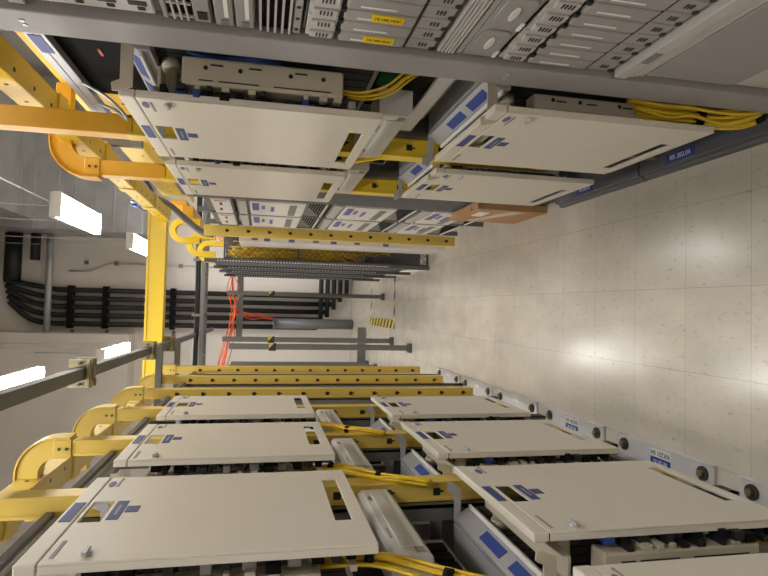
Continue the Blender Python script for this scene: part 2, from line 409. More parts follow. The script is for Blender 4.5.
# floor pan that the shelves stand over
def patch(s, y0, label):
    t = thing('patch_panel', label, 'patch panel', (s*.75, y0+.33, 1.02), 'grey patch panels in the gap between the covers')
    q = MB(s); q.box(.66, .93, y0+.06, y0+.60, 1.02, 1.10); obj('housing', q, 'grey', t, .003)
    for i in range(8):
        q = MB(s); q.box(.652, .66, y0+.09+i*.06, y0+.135+i*.06, 1.035, 1.085); obj('port', q, 'black', t)
    q = MB(s); q.box(.645, .66, y0+.10, y0+.20, 1.105, 1.15); obj('paper_tag', q, 'white', t)
    return t
for k in range(3): patch(L, 1.02+P66*k, 'grey patch panel between upper and lower covers, %s bay of the silver-footed row' % ['nearest whole', 'second', 'third'][k])
for k in range(2): patch(R, 1.335+P66*k, 'grey patch panel between upper and lower covers, %s bay of the dark-plinth row' % ['nearest covered', 'second covered'][k])
# right row uprights
for k in range(3):
    y = 1.335+P66*k
    if k == 0: continue
    q = MB(R); q.box(.61, .64, y-.02, y+.02, .0525, 1.95); q.box(.64, .93, y-.004, y+.004, .0525, 1.88)
    tag(obj('rack_upright', q, 'strut'), 'grey rack upright at the %s of the two white-covered bays in the dark-plinth row' % ['', 'meeting', 'far end'][k], 'rack upright', 'grey uprights of the dark-plinth row')

# ------------------------------------------------------------------ vertical yellow ducts with elbows
def v_duct(s, y, d, z0, ztop, m, label, group, m2=None, zsplit=0, smax=9, hw=.075, ht=.030, slots=True, lip=True, pitch=.12, reach=.16, elbow=True, rad=.10):
    t = thing('fibre_duct', label, 'fibre duct', (s*d, y, z0), group)
    q = MB(s); mt = m2 or m
    if elbow:
        path = [(d, y, z0), (d, y, ztop-rad)]
        arc = [(d+rad-math.cos(a*math.pi/16)*rad, y, ztop-rad+math.sin(a*math.pi/16)*rad) for a in range(1, 9)]
        if m2:
            q.sweep([(d, y, z0), (d, y, zsplit)], hw, ht); obj('channel', q, m, t, .003)
            q = MB(s); q.sweep([(d, y, zsplit-.02), (d, y, ztop-rad-.05)], hw+.003, ht+.003); obj('upper_channel', q, mt, t, .003)
        else:
            q.sweep([(d, y, z0), (d, y, ztop-rad-.05)], hw, ht); obj('channel', q, m, t, .003)
        q = MB(s); q.sweep([(d, y, ztop-rad-.05)]+[(d, y, ztop-rad)]+arc+[(d+rad+.03, y, ztop)], hw+.004, ht+.009); e = obj('elbow', q, mt, t)
        lp = [(d-(ht+.013), y, ztop-rad-.05), (d-(ht+.013), y, ztop-rad)] + [(d+rad-math.cos(a*math.pi/16)*(rad+ht+.013), y, ztop-rad+math.sin(a*math.pi/16)*(rad+ht+.013)) for a in range(1, 9)] + [(d+rad+.03, y, ztop+ht+.013)]
        q = MB(s); q.sweep(lp, hw+.014, .003); obj('elbow_lid', q, mt, e)
        q = MB(s); q.box(d-ht-.006, d+ht+.006, y-hw-.008, y+hw+.008, ztop-rad-.055, ztop-rad+.005); jc = obj('joint_collar', q, mt, t, .002)
        q = MB(s)
        for zz in (ztop-rad-.040, ztop-rad-.015): q.cyl((d, y-hw-.012, zz), (d, y-hw-.007, zz), .006, 8)
        obj('screw', q, 'bolt', jc)
        q = MB(s); q.sweep([(d+rad+.03, y, ztop), (d+rad+reach, y, ztop)], hw, ht); obj('spout', q, mt, t, .003)
    else:
        q.sweep([(d, y, z0), (d, y, ztop)], hw, ht); obj('channel', q, m, t, .003)
    if lip:
        q = MB(s); q.box(d-ht-.004, d-ht+.004, y-hw-.004, y+hw+.004, z0, zsplit or ztop-(rad+.06 if elbow else 0)); obj('side_lip', q, m, t, .0015)
        q = MB(s); q.box(d+ht-.008, d+ht+.002, y-hw-.003, y-hw+.004, z0, zsplit or ztop-(rad+.06 if elbow else 0)); obj('side_lip', q, m, t, .001)
    if slots:
        z = z0+.06
        while z < min(smax, ztop-(.2 if elbow else .05)):
            q = MB(s); q.box(d-.010, d+.012, y-hw-.0012, y-hw+.004, z, z+.022); q.box(d-.003, d+.003, y-hw-.0012, y-hw+.004, z-.01, z)
            obj('slot', q, 'dark', t)
            z += pitch
    return t
gY = 'yellow vertical fibre ducts of the silver-footed row'
for k in range(0, 6):
    y = 1.68+P66*k
    nm = ['with elbow, between the two nearest silver-footed bays', 'with elbow, between the second and third silver-footed bays', 'with elbow, just behind the third covered silver-footed bay', 'nearest of the three full-height ones past the silver-footed covers', 'middle of the three full-height ones past the silver-footed covers', 'farthest of the full-height ones, ending the silver-footed row'][k]
    v_duct(L, y+.035, .545, .16 if k > 2 else .2, 2.365 if k else 2.56, 'yellow' if k < 3 else 'yellow', 'pale yellow fibre duct '+nm, gY, hw=.03, ht=.026, pitch=.15, reach=.17, rad=.09, smax=1.35 if k < 3 else 9)
gY2 = 'yellow vertical fibre ducts of the dark-plinth row'
v_duct(R, 2.03, .575, .5, 2.62, 'yellowbright', 'deep yellow fibre duct with elbow between the two white-covered bays by the plinth', gY2, 'yellowdeep', 2.0, 1.35, hw=.03, reach=.25)
v_duct(R, 2.69, .572, .5, 2.40, 'yellowbright', 'deep yellow fibre duct curving up over the second bay of the dark-plinth row', gY2, 'yellowdeep', 2.0, 1.35, hw=.03, reach=.25)

# ------------------------------------------------------------------ overhead raceways
def raceway(s, d0, d1, z0, z1, ya, yb, m, label, holes=True, name='fibre_raceway'):
    t = thing(name, label, 'raceway', (s*(d0+d1)/2, (ya+yb)/2, z0))
    q = MB(s); q.box(d0, d1, ya, yb, z0, z0+.006); q.box(d0, d0+.006, ya, yb, z0+.006, z1); q.box(d1-.006, d1, ya, yb, z0+.006, z1)
    obj('trough', q, m, t, .001)
    y = ya+.3
    while y < yb-.1:
        q = MB(s); q.box(d0-.008, d1+.008, y, y+.09, z0-.008, z0-.0005); q.box(d0-.008, d0-.0005, y, y+.09, z0-.0005, z1+.005); q.box(d1+.0005, d1+.008, y, y+.09, z0-.0005, z1+.005); obj('joint_sleeve', q, m, t, .001)
        y += .66
    if holes:
        q = MB(s); y = ya+.1
        while y < yb-.05:
            q.cyl((d0+.03, y, z0-.001), (d0+.03, y, z0+.001), .008, 8); q.cyl((d0-.001, y+.05, (z0+z1)/2), (d0+.001, y+.05, (z0+z1)/2), .007, 8); y += .16
        obj('bolt_hole', q, 'dark', t)
    q = MB(s)
    for i in range(5): q.tube([(d0+.02+i*.016, ya, z0+.02), (d0+.022+i*.016, yb, z0+.02)], .007, 6)
    obj('laid_cable', q, 'fibre', t)
    return t
raceway(L, .650, .745, 2.31, 2.395, .4, 5.0, 'yellow', 'pale yellow raceway running overhead along the silver-footed row')
raceway(R, .668, .760, 2.31, 2.39, 1.36, 5.0, 'yellowbright', 'bright yellow raceway running overhead along the dark-plinth row')
q = MB(R); q.box(.93, .942, 1.4, 5.3, 2.16, 2.42); q.box(.88, .93, 1.4, 5.3, 2.16, 2.17)
pl = tag(obj('perforated_tray', q, 'yellowbright'), 'bright yellow perforated side tray behind the bright raceway', 'cable tray')
q = MB(R); y = 1.5
while y < 5.2:
    for z in (2.22, 2.32): q.cyl((.929, y, z), (.931, y, z), .009, 8)
    y += .2
obj('bolt_hole', q, 'dark', pl)
# cross-aisle raceway
t = thing('cross_aisle_raceway', 'bright yellow raceway crossing the aisle overhead between both rows', 'raceway', (0, 5.07, 2.34))
q = MB(); q.box(-.74, .80, 5.0, 5.006, 2.34, 2.475); q.box(-.74, .80, 5.006, 5.13, 2.34, 2.346); q.box(-.74, .80, 5.124, 5.13, 2.346, 2.475); obj('trough', q, 'yellowbright', t, .001)
q = MB(); q.box(-.74, .80, 4.992, 4.9995, 2.462, 2.478); q.box(-.74, .80, 4.992, 4.9995, 2.336, 2.348); obj('edge_lip', q, 'yellowbright', t)
for x in (-.70, .73):
    q = MB(); q.box(x, x+.06, 4.985, 5.14, 2.325, 2.335); q.box(x, x+.06, 4.983, 4.991, 2.335, 2.485); obj('joint_sleeve', q, 'yellowbright', t)

# grey hanging brackets and silver bar above the right row
for y, zz, nm in ((1.75, 2.36, 'nearest'), (3.1, 2.36, 'second')):
    q = MB(R); q.box(.785, .83, y, y+.045, 2.17, 2.42); q.box(.70, .785, y, y+.045, 2.395, 2.42)
    tag(obj('raceway_bracket', q, 'strut', None, .002), 'grey strut bracket holding up the bright yellow raceway, %s of two' % nm, 'bracket', 'brackets under the bright raceway')
t = thing('ladder_bar', 'silver slotted bar slanting above the dark bay behind the orange-yellow ducts', 'bar', (.64, 1.9, 2.08))
q = MB(R); q.box(.628, .650, 1.45, 2.35, 2.075, 2.10); q.box(.628, .632, 1.45, 2.35, 2.10, 2.122); obj('bar', q, 'silver', t, .002)
q = MB(R); q.box(.6265, .629, 1.50, 1.60, 2.085, 2.115); obj('blue_label', q, 'purple', t)
q = MB(R); q.tube(spline([(.63, 1.98, 2.08), (.60, 1.94, 2.02), (.57, 1.92, 1.98), (.57, 1.82, 1.98), (.60, 1.80, 2.02), (.63, 1.80, 2.08)]), .005, 6); obj('wire_bail', q, 'silver', t)
q = MB(R); q.box(.66, .92, 1.36, 1.97, 1.915, 2.15)
bx_ = tag(obj('blank_unit', q, 'black', None, .004), 'black unit above the nearest upper cover of the dark-plinth row', 'equipment unit')
q = MB(R); q.box(.657, .6605, 1.62, 1.66, 1.985, 1.992); obj('red_light', q, 'red', bx_)
# rails above the left row
for d0, d1, z0, z1, m, nm in ((.556, .572, 2.066, 2.09, 'rail', 'darker lower grey rail along the tops of the silver-footed racks'), (.600, .625, 2.066, 2.115, 'grey', 'lighter upper grey rail along the tops of the silver-footed racks')):
    q = MB(L); q.box(d0, d1, .4, 4.98, z0, z1); tag(obj('top_rail', q, m, None, .004), nm, 'rail')

# ------------------------------------------------------------------ fibre bundles
for k in range(0, 3):
    y0 = 1.02+P66*k
    bundle(L, [(.53, y0+.20, 1.44), (.508, y0+.15, 1.37), (.500, y0+.12, 1.30), (.505, y0+.06, 1.215), (.505, y0+.01, 1.14), (.512, y0-.02, 1.05)], 9, .020, .0042,
           'yellow fibre bundle with black ties dropping from the %s upper cover of the silver-footed row' % ['nearest', 'second', 'third'][k], 'yellow bundles of the silver-footed row', (.35, .72))
bundle(L, [(.53, 1.20, .44), (.51, 1.14, .36), (.51, 1.07, .28), (.51, 1.02, .18)], 7, .02, .0042, 'yellow fibre bundle under the lower cover of the nearest whole silver-footed bay', 'yellow bundles of the silver-footed row', (.4,))
bundle(R, [(.57, 1.42, .56), (.555, 1.40, .48), (.55, 1.385, .41), (.545, 1.375, .33), (.555, 1.37, .25), (.585, 1.365, .19), (.64, 1.36, .17), (.70, 1.36, .24)], 18, .042, .005, 'thick yellow fibre bundle at the foot of the grey upright, above the plinth', 'yellow bundles of the dark-plinth row', (.35, .7))
bundle(R, [(.55, 1.47, 1.36), (.54, 1.44, 1.31), (.56, 1.43, 1.25), (.60, 1.42, 1.20), (.64, 1.40, 1.13), (.68, 1.39, 1.08)], 5, .016, .0032, 'few loose yellow fibres under the nearest upper cover of the dark-plinth row', 'yellow bundles of the dark-plinth row', ())
bundle(R, [(.55, 2.13, 1.36), (.53, 2.09, 1.28), (.53, 2.05, 1.20), (.55, 2.02, 1.10)], 4, .014, .0032, 'few loose yellow fibres under the second upper cover of the dark-plinth row', 'yellow bundles of the dark-plinth row', ())
bundle(R, [(.594, 1.42, 1.735), (.592, 1.44, 1.69), (.594, 1.45, 1.64), (.592, 1.43, 1.58), (.597, 1.45, 1.52)], 6, .012, .004, 'short blue cables behind the beige tray of the nearest upper right shelf', 'blue cables', (), 'bluecab', 'blue_cable_bundle')
# green board and pale unit in the gap past the grey upright
t = thing('circuit_unit', 'dark unit with a green board in the gap below the nearest right-hand tray', 'equipment unit', (.75, 1.6, 1.0))
q = MB(R); q.box(.63, .655, 1.42, 1.95, 1.11, 1.25); obj('black_front', q, 'black', t)
q = MB(R); q.box(.615, .629, 1.5, 1.56, 1.20, 1.26); obj('green_board', q, 'green', t)
q = MB(R); q.box(.62, .629, 1.45, 1.95, 1.06, 1.105); obj('pale_front', q, 'white', t)

# ------------------------------------------------------------------ nearest right rack: closed equipment and its grey upright
q = MB(R); q.box(.555, .62, 1.222, 1.322, .053, 2.6); q.box(.62, .93, 1.30, 1.322, .053, 2.6)
t0 = tag(obj('rack_upright', q, 'equip', None, .003), 'broad grey rack upright beside the closed grey equipment', 'rack upright')
q = MB(R)
for z in (2.035, 1.0): q.cyl((.553, 1.262, z), (.556, 1.262, z), .006, 10); q.cyl((.553, 1.280, z), (.556, 1.280, z), .005, 10)
obj('screw', q, 'silver', t0)
FY0, FY1 = .45, 1.215
def unit(name, label, z0, z1, cat='equipment unit'):
    t = thing(name, label, cat, (.7, .85, z0), 'units in the closed grey rack')
    q = MB(R); q.box(.585, .93, FY0, FY1, z0+.001, z1-.001); obj('housing', q, 'equip', t, .002)
    return t
t = unit('blanking_panel', 'plain grey panel topmost in the closed grey rack', 2.05, 2.45)
q = MB(R); q.box(.572, .584, FY0, FY1, 2.055, 2.44); obj('front_plate', q, 'equiplight', t, .003)
t = unit('module_shelf', 'grey unit of pluggable modules with dark ports, second from top of closed rack', 1.765, 2.045)
q = MB(R); q.box(.565, .584, FY0, FY1, 2.01, 2.04); obj('top_lip', q, 'equip', t, .003)
for i in range(12):
    y1 = FY1-.006-i*.058; y0 = y1-.052
    q = MB(R); q.box(.574, .584, y0, y1, 1.775, 2.005); mo = obj('pluggable_module', q, 'equiplight', t, .002)
    q = MB(R)
    for j in range(4):
        zz = 1.785+j*.056+(.018 if i % 2 else 0)
        q.box(.5725, .575, y0+.006, y0+.022, zz, zz+.034); q.box(.5725, .575, y0+.028, y0+.040, zz+.006, zz+.020)
    obj('port', q, 'dark', mo)
    if i in (1, 3):
        q = MB(R); q.box(.571, .575, y0+.004, y0+.046, 1.975, 2.002); obj('yellow_tab', q, 'yellabel', mo)
t = unit('vent_unit', 'grey unit with open black vent slots below the pluggable modules', 1.665, 1.762)
q = MB(R); q.box(.572, .584, FY0, FY1, 1.750, 1.760); q.box(.572, .584, FY0, FY1, 1.668, 1.700); obj('front_plate', q, 'equip', t, .002)
q = MB(R); q.box(.578, .584, FY0, FY1, 1.702, 1.748); obj('vent_opening', q, 'black', t)
q = MB(R)
for z in (1.711, 1.724, 1.737): q.box(.572, .579, FY0, FY1, z, z+.004)
y = FY0
while y < FY1: q.box(.5725, .579, y, y+.004, 1.702, 1.748); y += .05
obj('vent_rib', q, 'equiplight', t)
q = MB(R)
for i in range(6): q.box(.570, .573, FY1-.045-i*.115, FY1-.015-i*.115, 1.674, 1.692)
obj('connector', q, 'dark', t)
t = unit('card_unit', 'pair of grey wide cards with white paper labels in the closed rack', 1.580, 1.662)
for j in (0, 1):
    q = MB(R); q.box(.570, .584, FY0, FY1, 1.583+j*.040, 1.619+j*.040); cd = obj('wide_card', q, 'equip', t, .003)
    for u0, u1, v0, v1 in ((.12, .04, 1.592, 1.600), (.30, .22, 1.600, 1.612)):
        q = MB(R); q.box(.5685, .571, FY1-u0, FY1-u1, v0+j*.040, v1+j*.040); obj('paper_label', q, 'white', cd)
    q = MB(R); q.box(.5685, .571, FY1-.028, FY1-.004, 1.594+j*.040, 1.608+j*.040); obj('latch', q, 'slate', cd)
    if j == 0:
        q = MB(R); q.cyl((.568, FY1-.2, 1.606), (.571, FY1-.2, 1.606), .010, 14); obj('yellow_dot', q, 'yellabel', cd)
t = unit('fan_unit', 'grey fan unit with upright white ribs over black openings in the closed rack', 1.488, 1.577)
q = MB(R); q.box(.579, .584, FY0, FY1, 1.508, 1.572); obj('fan_opening', q, 'black', t)
q = MB(R)
for i in range(5): q.box(.568, .580, FY0, FY1, 1.510+i*.0145, 1.5145+i*.0145)
obj('fan_rib', q, 'equiplight', t)
q = MB(R); q.box(.572, .584, FY0, FY1, 1.490, 1.506); ff = obj('screw_strip', q, 'equip', t, .002)
q = MB(R)
for i in range(16): q.cyl((.570, FY1-.02-i*.045, 1.498), (.573, FY1-.02-i*.045, 1.498), .004, 8)
obj('screw', q, 'dark', ff)
def card_shelf(label, z0, z1, n, labels, bottom):
    t = unit('card_shelf', label, z0, z1)
    q = MB(R); q.box(.580, .5845, FY0, FY1, z0+.004, z1-.004); obj('card_gap', q, 'dark', t)
    for i in range(n):
        y1 = FY1-.002-i*.0455; y0 = y1-.0435; ym = (y0+y1)/2
        q = MB(R); q.prism([(.566, z1-.075), (.5795, z1-.075), (.5795, z0+.075 if bottom else z0+.01), (.566, z0+.075 if bottom else z0+.01)], 'y', y0, y1); cd = obj('circuit_card', q, 'equip', t, .004)
        q = MB(R); q.box(.572, .5795, y0, y1, z1-.066, z1-.006); q.box(.566, .573, y0+.016, y1-.004, z1-.062, z1-.014); e = obj('ejector', q, 'equiplight', cd, .002)
        q = MB(R)
        for j in range(4): q.box(.5645, .567, y0+.018, y0+.032, z1-.030-j*.007, z1-.027-j*.007)
        q.box(.565, .572, y0, y0+.010, z1-.076, z1-.066)
        obj('grip_line', q, 'dark', cd)
        if bottom:
            q = MB(R); q.box(.570, .5795, y0, y1, z0+.008, z0+.070); obj('ejector', q, 'equip', cd, .002)
            q = MB(R); q.cyl((.568, y1-.008, z0+.012), (.5705, y1-.008, z0+.012), .007, 8)
            for j in range(3): q.box(.5685, .571, y0+.014, y0+.028, z0+.028+j*.007, z0+.031+j*.007)
            q.box(.5685, .571, y0, y1, z0+.071, z0+.0745)
            obj('grip_line', q, 'dark', cd)
        if i in labels:
            za = z0+.10 if i == labels[0] else z0+.10
            q = MB(R); q.box(.5635, .5665, y0+.004, y1-.012, z0+.10, z0+.165); yl = obj('yellow_label', q, 'yellabel', cd)
            text('label_text', '10.100.10.01', .0105, (.5632, (y0+y1-.008)/2, z0+.1325), (0, 0, -1), (0, -1, 0), 'black', cd)
        q = MB(R); q.box(.5645, .567, ym+.004, ym+.008, z1-.17, z1-.10); obj('printed_line', q, 'white', cd)
    return t
card_shelf('upper shelf of upright grey cards, two with yellow labels, in the closed rack', 1.193, 1.485, 16, (0, 2), True)
t = unit('cable_guide', 'ribbed grey cable guide under the yellow-labelled cards', 1.150, 1.191)
q = MB(R)
for i in range(5): q.box(.568, .584, FY0, FY1, 1.1515+i*.008, 1.1565+i*.008)
obj('guide_rib', q, 'equiplight', t, .001)
t = unit('fan_tray', 'grey fan tray with oval grip handles between the two card shelves', 1.052, 1.148)
q = MB(R); q.box(.571, .584, FY0, FY1, 1.133, 1.146); obj('front_plate', q, 'equip', t, .002)
q = MB(R); q.box(.571, .584, FY0, FY1, 1.055, 1.131); obj('front_plate', q, 'equip', t, .002)
for i in range(4):
    y = FY1-.075-i*.125
    q = MB(R); q.prism([(y+math.copysign(abs(math.cos(a*math.pi/12))**.4, math.cos(a*math.pi/12))*.050, 1.094+math.copysign(abs(math.sin(a*math.pi/12))**.4, math.sin(a*math.pi/12))*.032) for a in range(24)], 'x', .566, .5715); h = obj('grip_handle', q, 'equip', t, .002)
    q = MB(R); q.prism([(y+math.cos(a*math.pi/12)*.026, 1.096+math.sin(a*math.pi/12)*.008) for a in range(24)], 'x', .5625, .5665); obj('grip_bar', q, 'slim', h, .002)
    q = MB(R); q.box(.5635, .5665, y+.03, y+.06, 1.060, 1.067); obj('paper_label', q, 'white', t)
card_shelf('lower shelf of upright plain grey cards in the closed rack', .757, 1.050, 16, (), True)
t = unit('cable_trough', 'pale slotted trough below the plain grey cards in the closed rack', .672, .755)
q = MB(R); q.box(.556, .584, FY0, FY1, .722, .752); q.box(.562, .584, FY0, FY1, .703, .717); q.box(.565, .584, FY0, FY1, .690, .698); q.box(.567, .584, FY0, FY1, .677, .685); obj('trough_lip', q, 'equiplight', t, .002)
q = MB(R); q.box(.5545, .557, FY1-.14, FY1-.09, .728, .746); obj('paper_label', q, 'slate', t)
t = unit('blanking_panel', 'large plain grey panel low in the closed rack', .425, .670)
q = MB(R); q.box(.570, .584, FY0, FY1, .428, .668); obj('front_plate', q, 'equip', t, .003)
t = unit('breaker_unit', 'lowest unit of the closed rack with a pale slot', .09, .422)
q = MB(R); q.box(.574, .584, FY0, FY1, .10, .42); obj('front_plate', q, 'equiplight', t, .003)
q = MB(R); q.box(.572, .575, FY0, FY1-.11, .355, .372); obj('pale_slot', q, 'white', t)

# plinths
def plinth(ya, yb, nm, tx):
    t = thing('rack_plinth', nm, 'plinth', (.7, (ya+yb)/2, 0), 'dark grey plinths')
    q = MB(R); q.prism([(.552, 0), (.552, .022), (.555, .026), (.564, .028), (.567, .046), (.572, .051), (.95, .052), (.95, 0)], 'y', ya, yb); pp = obj('kick_board', q, 'darkgrey', t, .002)
    return t, pp
t, pp = plinth(.35, 2.10, 'nearer dark grey rack plinth on the floor with a blue name label', '')
q = MB(R); q.box(.577, .608, 1.79, 1.935, .0505, .0530); obj('blue_name_label', q, 'deepblue', pp)
text('name_text', 'RR 202.04', .026, (.5925, 1.8625, .0533), (0, -1, 0), (1, 0, 0), 'white', pp)
t, pp = plinth(2.11, 2.80, 'farther dark grey rack plinth on the floor, ending before the cardboard', '')
q = MB(R); q.box(.577, .608, 2.44, 2.58, .0505, .0530); obj('blue_name_label', q, 'deepblue', pp)
text('name_text', 'RR 202.05', .022, (.5925, 2.51, .0533), (0, -1, 0), (1, 0, 0), 'white', pp)

# ------------------------------------------------------------------ right row beyond the covers
q = MB(R); q.box(.62, .64, 2.78, 3.38, 0, 2.0)
y = 2.80
while y < 3.36: q.box(.60, .62, y, y+.014, 0, 2.0); y += .03
tag(obj('finger_duct', q, 'rail'), 'grey ribbed cable manager between covers and white shelves', 'cable manager')
for b, (ya, yb, bn) in enumerate(((3.43, 3.93, 'nearer'), (3.98, 4.50, 'farther'))):
    zs = [(1.74, 1.90, 'topmost'), (1.17, 1.72, 'upper'), (.62, 1.15, 'middle'), (.14, .60, 'lowest')]
    for z0, z1, zn in zs:
        t = thing('switch_shelf', '%s white-fronted shelf in the %s of the two columns past the ribbed cable manager' % (zn, bn), 'equipment shelf', (.75, (ya+yb)/2, z0), 'white-fronted shelves past the cable manager')
        q = MB(R); q.box(.61, .93, ya, yb, z0, z1); obj('housing', q, 'slate', t)
        w = yb-ya; h = z1-z0
        q = MB(R)
        if zn == 'topmost':
            q.box(.598, .61, ya+.01, yb-.01, z0+.01, z1-.04); obj('faceplate', q, 'board', t, .002)
            q = MB(R); q.box(.596, .599, ya+.03, ya+.05, z0+.03, z1-.06); obj('red_sticker', q, 'red', t)
            q = MB(R); q.box(.596, .599, ya+.2*w, ya+.35*w, z0+.06, z0+.075); q.box(.596, .599, ya+.6*w, ya+.75*w, z0+.07, z0+.085); obj('port', q, 'dark', t)
        else:
            q.box(.598, .61, ya+.01, yb-.01, z0+.14, z1-.08); obj('faceplate', q, 'board', t, .002)
            q = MB(R); q.box(.598, .61, ya+.01, yb-.01, z1-.06, z1-.01); obj('header_plate', q, 'equiplight', t, .002)
            q = MB(R); q.box(.596, .599, ya+.12*w, ya+.9*w, z0+.19, z0+.235); obj('grey_window', q, 'slate', t)
            
            for u0, u1, v0, v1 in ((.1, .6, .135, .095), (.25, .5, .17, .15), (.3, .65, .225, .205)):
                q = MB(R); q.box(.596, .599, ya+u0*w, ya+u1*w, z1-v0, z1-v1); obj('blue_label', q, 'purple', t)
            q = MB(R)
            for i in range(6): q.box(.606, .6095, ya+.05*w, ya+.05*w+(.9-.13*i)*w, z0+.025+i*.017, z0+.033+i*.017)
            obj('vent_slot', q, 'black', t)
            q = MB(R); q.prism([(ya+.03*w, z0+.012), (ya+.97*w, z0+.012), (ya+.97*w, z0+.022), (ya+.03*w, z0+.022)], 'x', .600, .61); obj('lower_rail', q, 'board', t)
for y, nm in ((3.40, 'nearer'), (3.945, 'middle'), (4.515, 'farther')):
    q = MB(R); q.box(.605, .64, y, y+.022, 0, 1.98); tag(obj('rack_upright', q, 'rail'), 'slate upright at the white-fronted shelf columns, %s of three' % nm, 'rack upright', 'uprights of the white shelf columns')
v_duct(R, 4.62, .565, 0, 2.0, 'yellow', 'yellow slotted upright duct standing just before the white cabinet and fibre cage', gY2, hw=.03, ht=.04, elbow=False, lip=False, pitch=.16)
# white cabinet behind the yellow strip, with small fronts
t = thing('fibre_cabinet', 'white narrow cabinet between the yellow upright duct and the fibre cage', 'cabinet', (.78, 5.05, 0))
q = MB(R); q.box(.515, .95, 4.86, 5.28, 0, 1.75); obj('housing', q, 'board', t, .003)
for z in (1.5, 1.30, .95, .5):
    q = MB(R); q.box(.525, .60, 4.8575, 4.8605, z, z+.05); obj('front_label', q, 'purple', t)
for z in (1.6, 1.1, .75):
    q = MB(R); q.box(.53, .59, 4.8575, 4.8605, z, z+.05); obj('grey_slot', q, 'slate', t)
# cardboard
t = thing('cardboard_box', 'flat brown cardboard box wrapped in clear film standing on the floor beside the plinth', 'box', (.575, 3.1, 0))
q = MB(R); q.box(.552, .594, 2.98, 3.42, 0, .41); obj('carton', q, 'card', t, .003)
q = MB(R); q.box(.551, .594, 2.96, 3.40, .4105, .420); q.box(.553, .572, 3.05, 3.41, .4205, .428); obj('top_flap', q, 'card', t)
q = MB(R); q.hexa([(.550, 3.0, .12), (.550, 3.38, .28), (.550, 3.38, .33), (.550, 3.0, .20)], [(.5525, 3.0, .12), (.5525, 3.38, .28), (.5525, 3.38, .33), (.5525, 3.0, .20)]); obj('film_strip', q, 'wrap', t)
q = MB(R); q.box(.549, .5525, 3.06, 3.2, .31, .37); obj('white_label', q, 'white', t)
# fibre cage at the end of the right row
t = thing('fibre_cage', 'wire-mesh cage full of yellow fibre at the end of the dark-plinth row', 'cage', (.5, 5.5, 0))
CX0, CX1, CY = .405, .60, 5.36
q = MB(R)
for (a, b) in ((CX0, CX0+.015), (CX1, CX1+.015)): q.box(a, b, CY, CY+.015, 0, 1.9)
for z in (.0, .62, 1.23, 1.885): q.box(CX0+.015, CX1, CY, CY+.015, z, z+.015)
obj('frame', q, 'darkgrey', t)
q = MB(R); step = .055
x0, x1, z0, z1 = CX0+.015, CX1, .015, 1.885
def clip(c, sg):
    za, zb = c, c+sg*(x1-x0)
    xa, xb = x0, x1
    if sg > 0:
        if za < z0: xa = x0+(z0-za); za = z0
        if zb > z1: xb = x1-(zb-z1); zb = z1
    else:
        if za > z1: xa = x0+(za-z1); za = z1
        if zb < z0: xb = x1-(z0-zb); zb = z0
    return (xa, za, xb, zb) if xb-xa > .005 else None
c = z0-.23
while c < z1+.23:
    for sg in (1, -1):
        r_ = clip(c, sg)
        if r_: q.tube([(r_[0], CY+.007+.002*sg, r_[1]), (r_[2], CY+.007+.002*sg, r_[3])], .0022, 4)
    c += step
obj('wire_mesh', q, 'darkgrey', t)
q = MB(R); q.box(.37, CX0-.001, 5.30, 5.36, 0, 2.06); q.box(.385, CX0-.001, 5.36, 7.7, .15, 2.0); gp = obj('guard_panel', q, 'darkgrey', t, .003)
for yy in (5.95, 6.7, 7.6):
    q = MB(R); q.box(.355, .385, yy, yy+.05, .02, 2.03); gq = obj('guard_post', q, 'darkgrey', t, .003)
    q = MB(R); z = .4
    while z < 1.9:
        q.box(.363, .372, yy-.0012, yy+.001, z, z+.016); z += .032
    obj('perforation', q, 'slim', gq)
q = MB(R); z = .4
while z < 1.95:
    q.box(.380, .390, 5.2988, 5.301, z, z+.014); z += .026
obj('perforation', q, 'slim', gp)
q = MB(R); q.box(CX1+.016, .95, 5.40, 5.42, 0, 1.95); q.box(CX0, .95, 5.66, 5.68, 0, 1.9); obj('back_plate', q, 'rail', t)
q = MB(R)
for i in range(110):
    x = random.uniform(.43, .59); y = random.uniform(5.40, 5.55); zt = random.uniform(1.3, 1.87); zb = random.choice([.35, .5, .7, .9]) if x > .50 else random.uniform(.6, 1.2)
    pts = [(x, y, zt)]
    n = 6
    for j in range(1, n+1): pts.append((min(.592, max(.425, x+random.uniform(-.05, .05))), min(5.62, max(5.39, y+random.uniform(-.03, .03))), zt+(zb-zt)*j/n))
    q.tube(spline(pts, 3), .0065, 5)
fb = obj('fibre_loops', q, 'fibre', t); fb['kind'] = 'stuff'

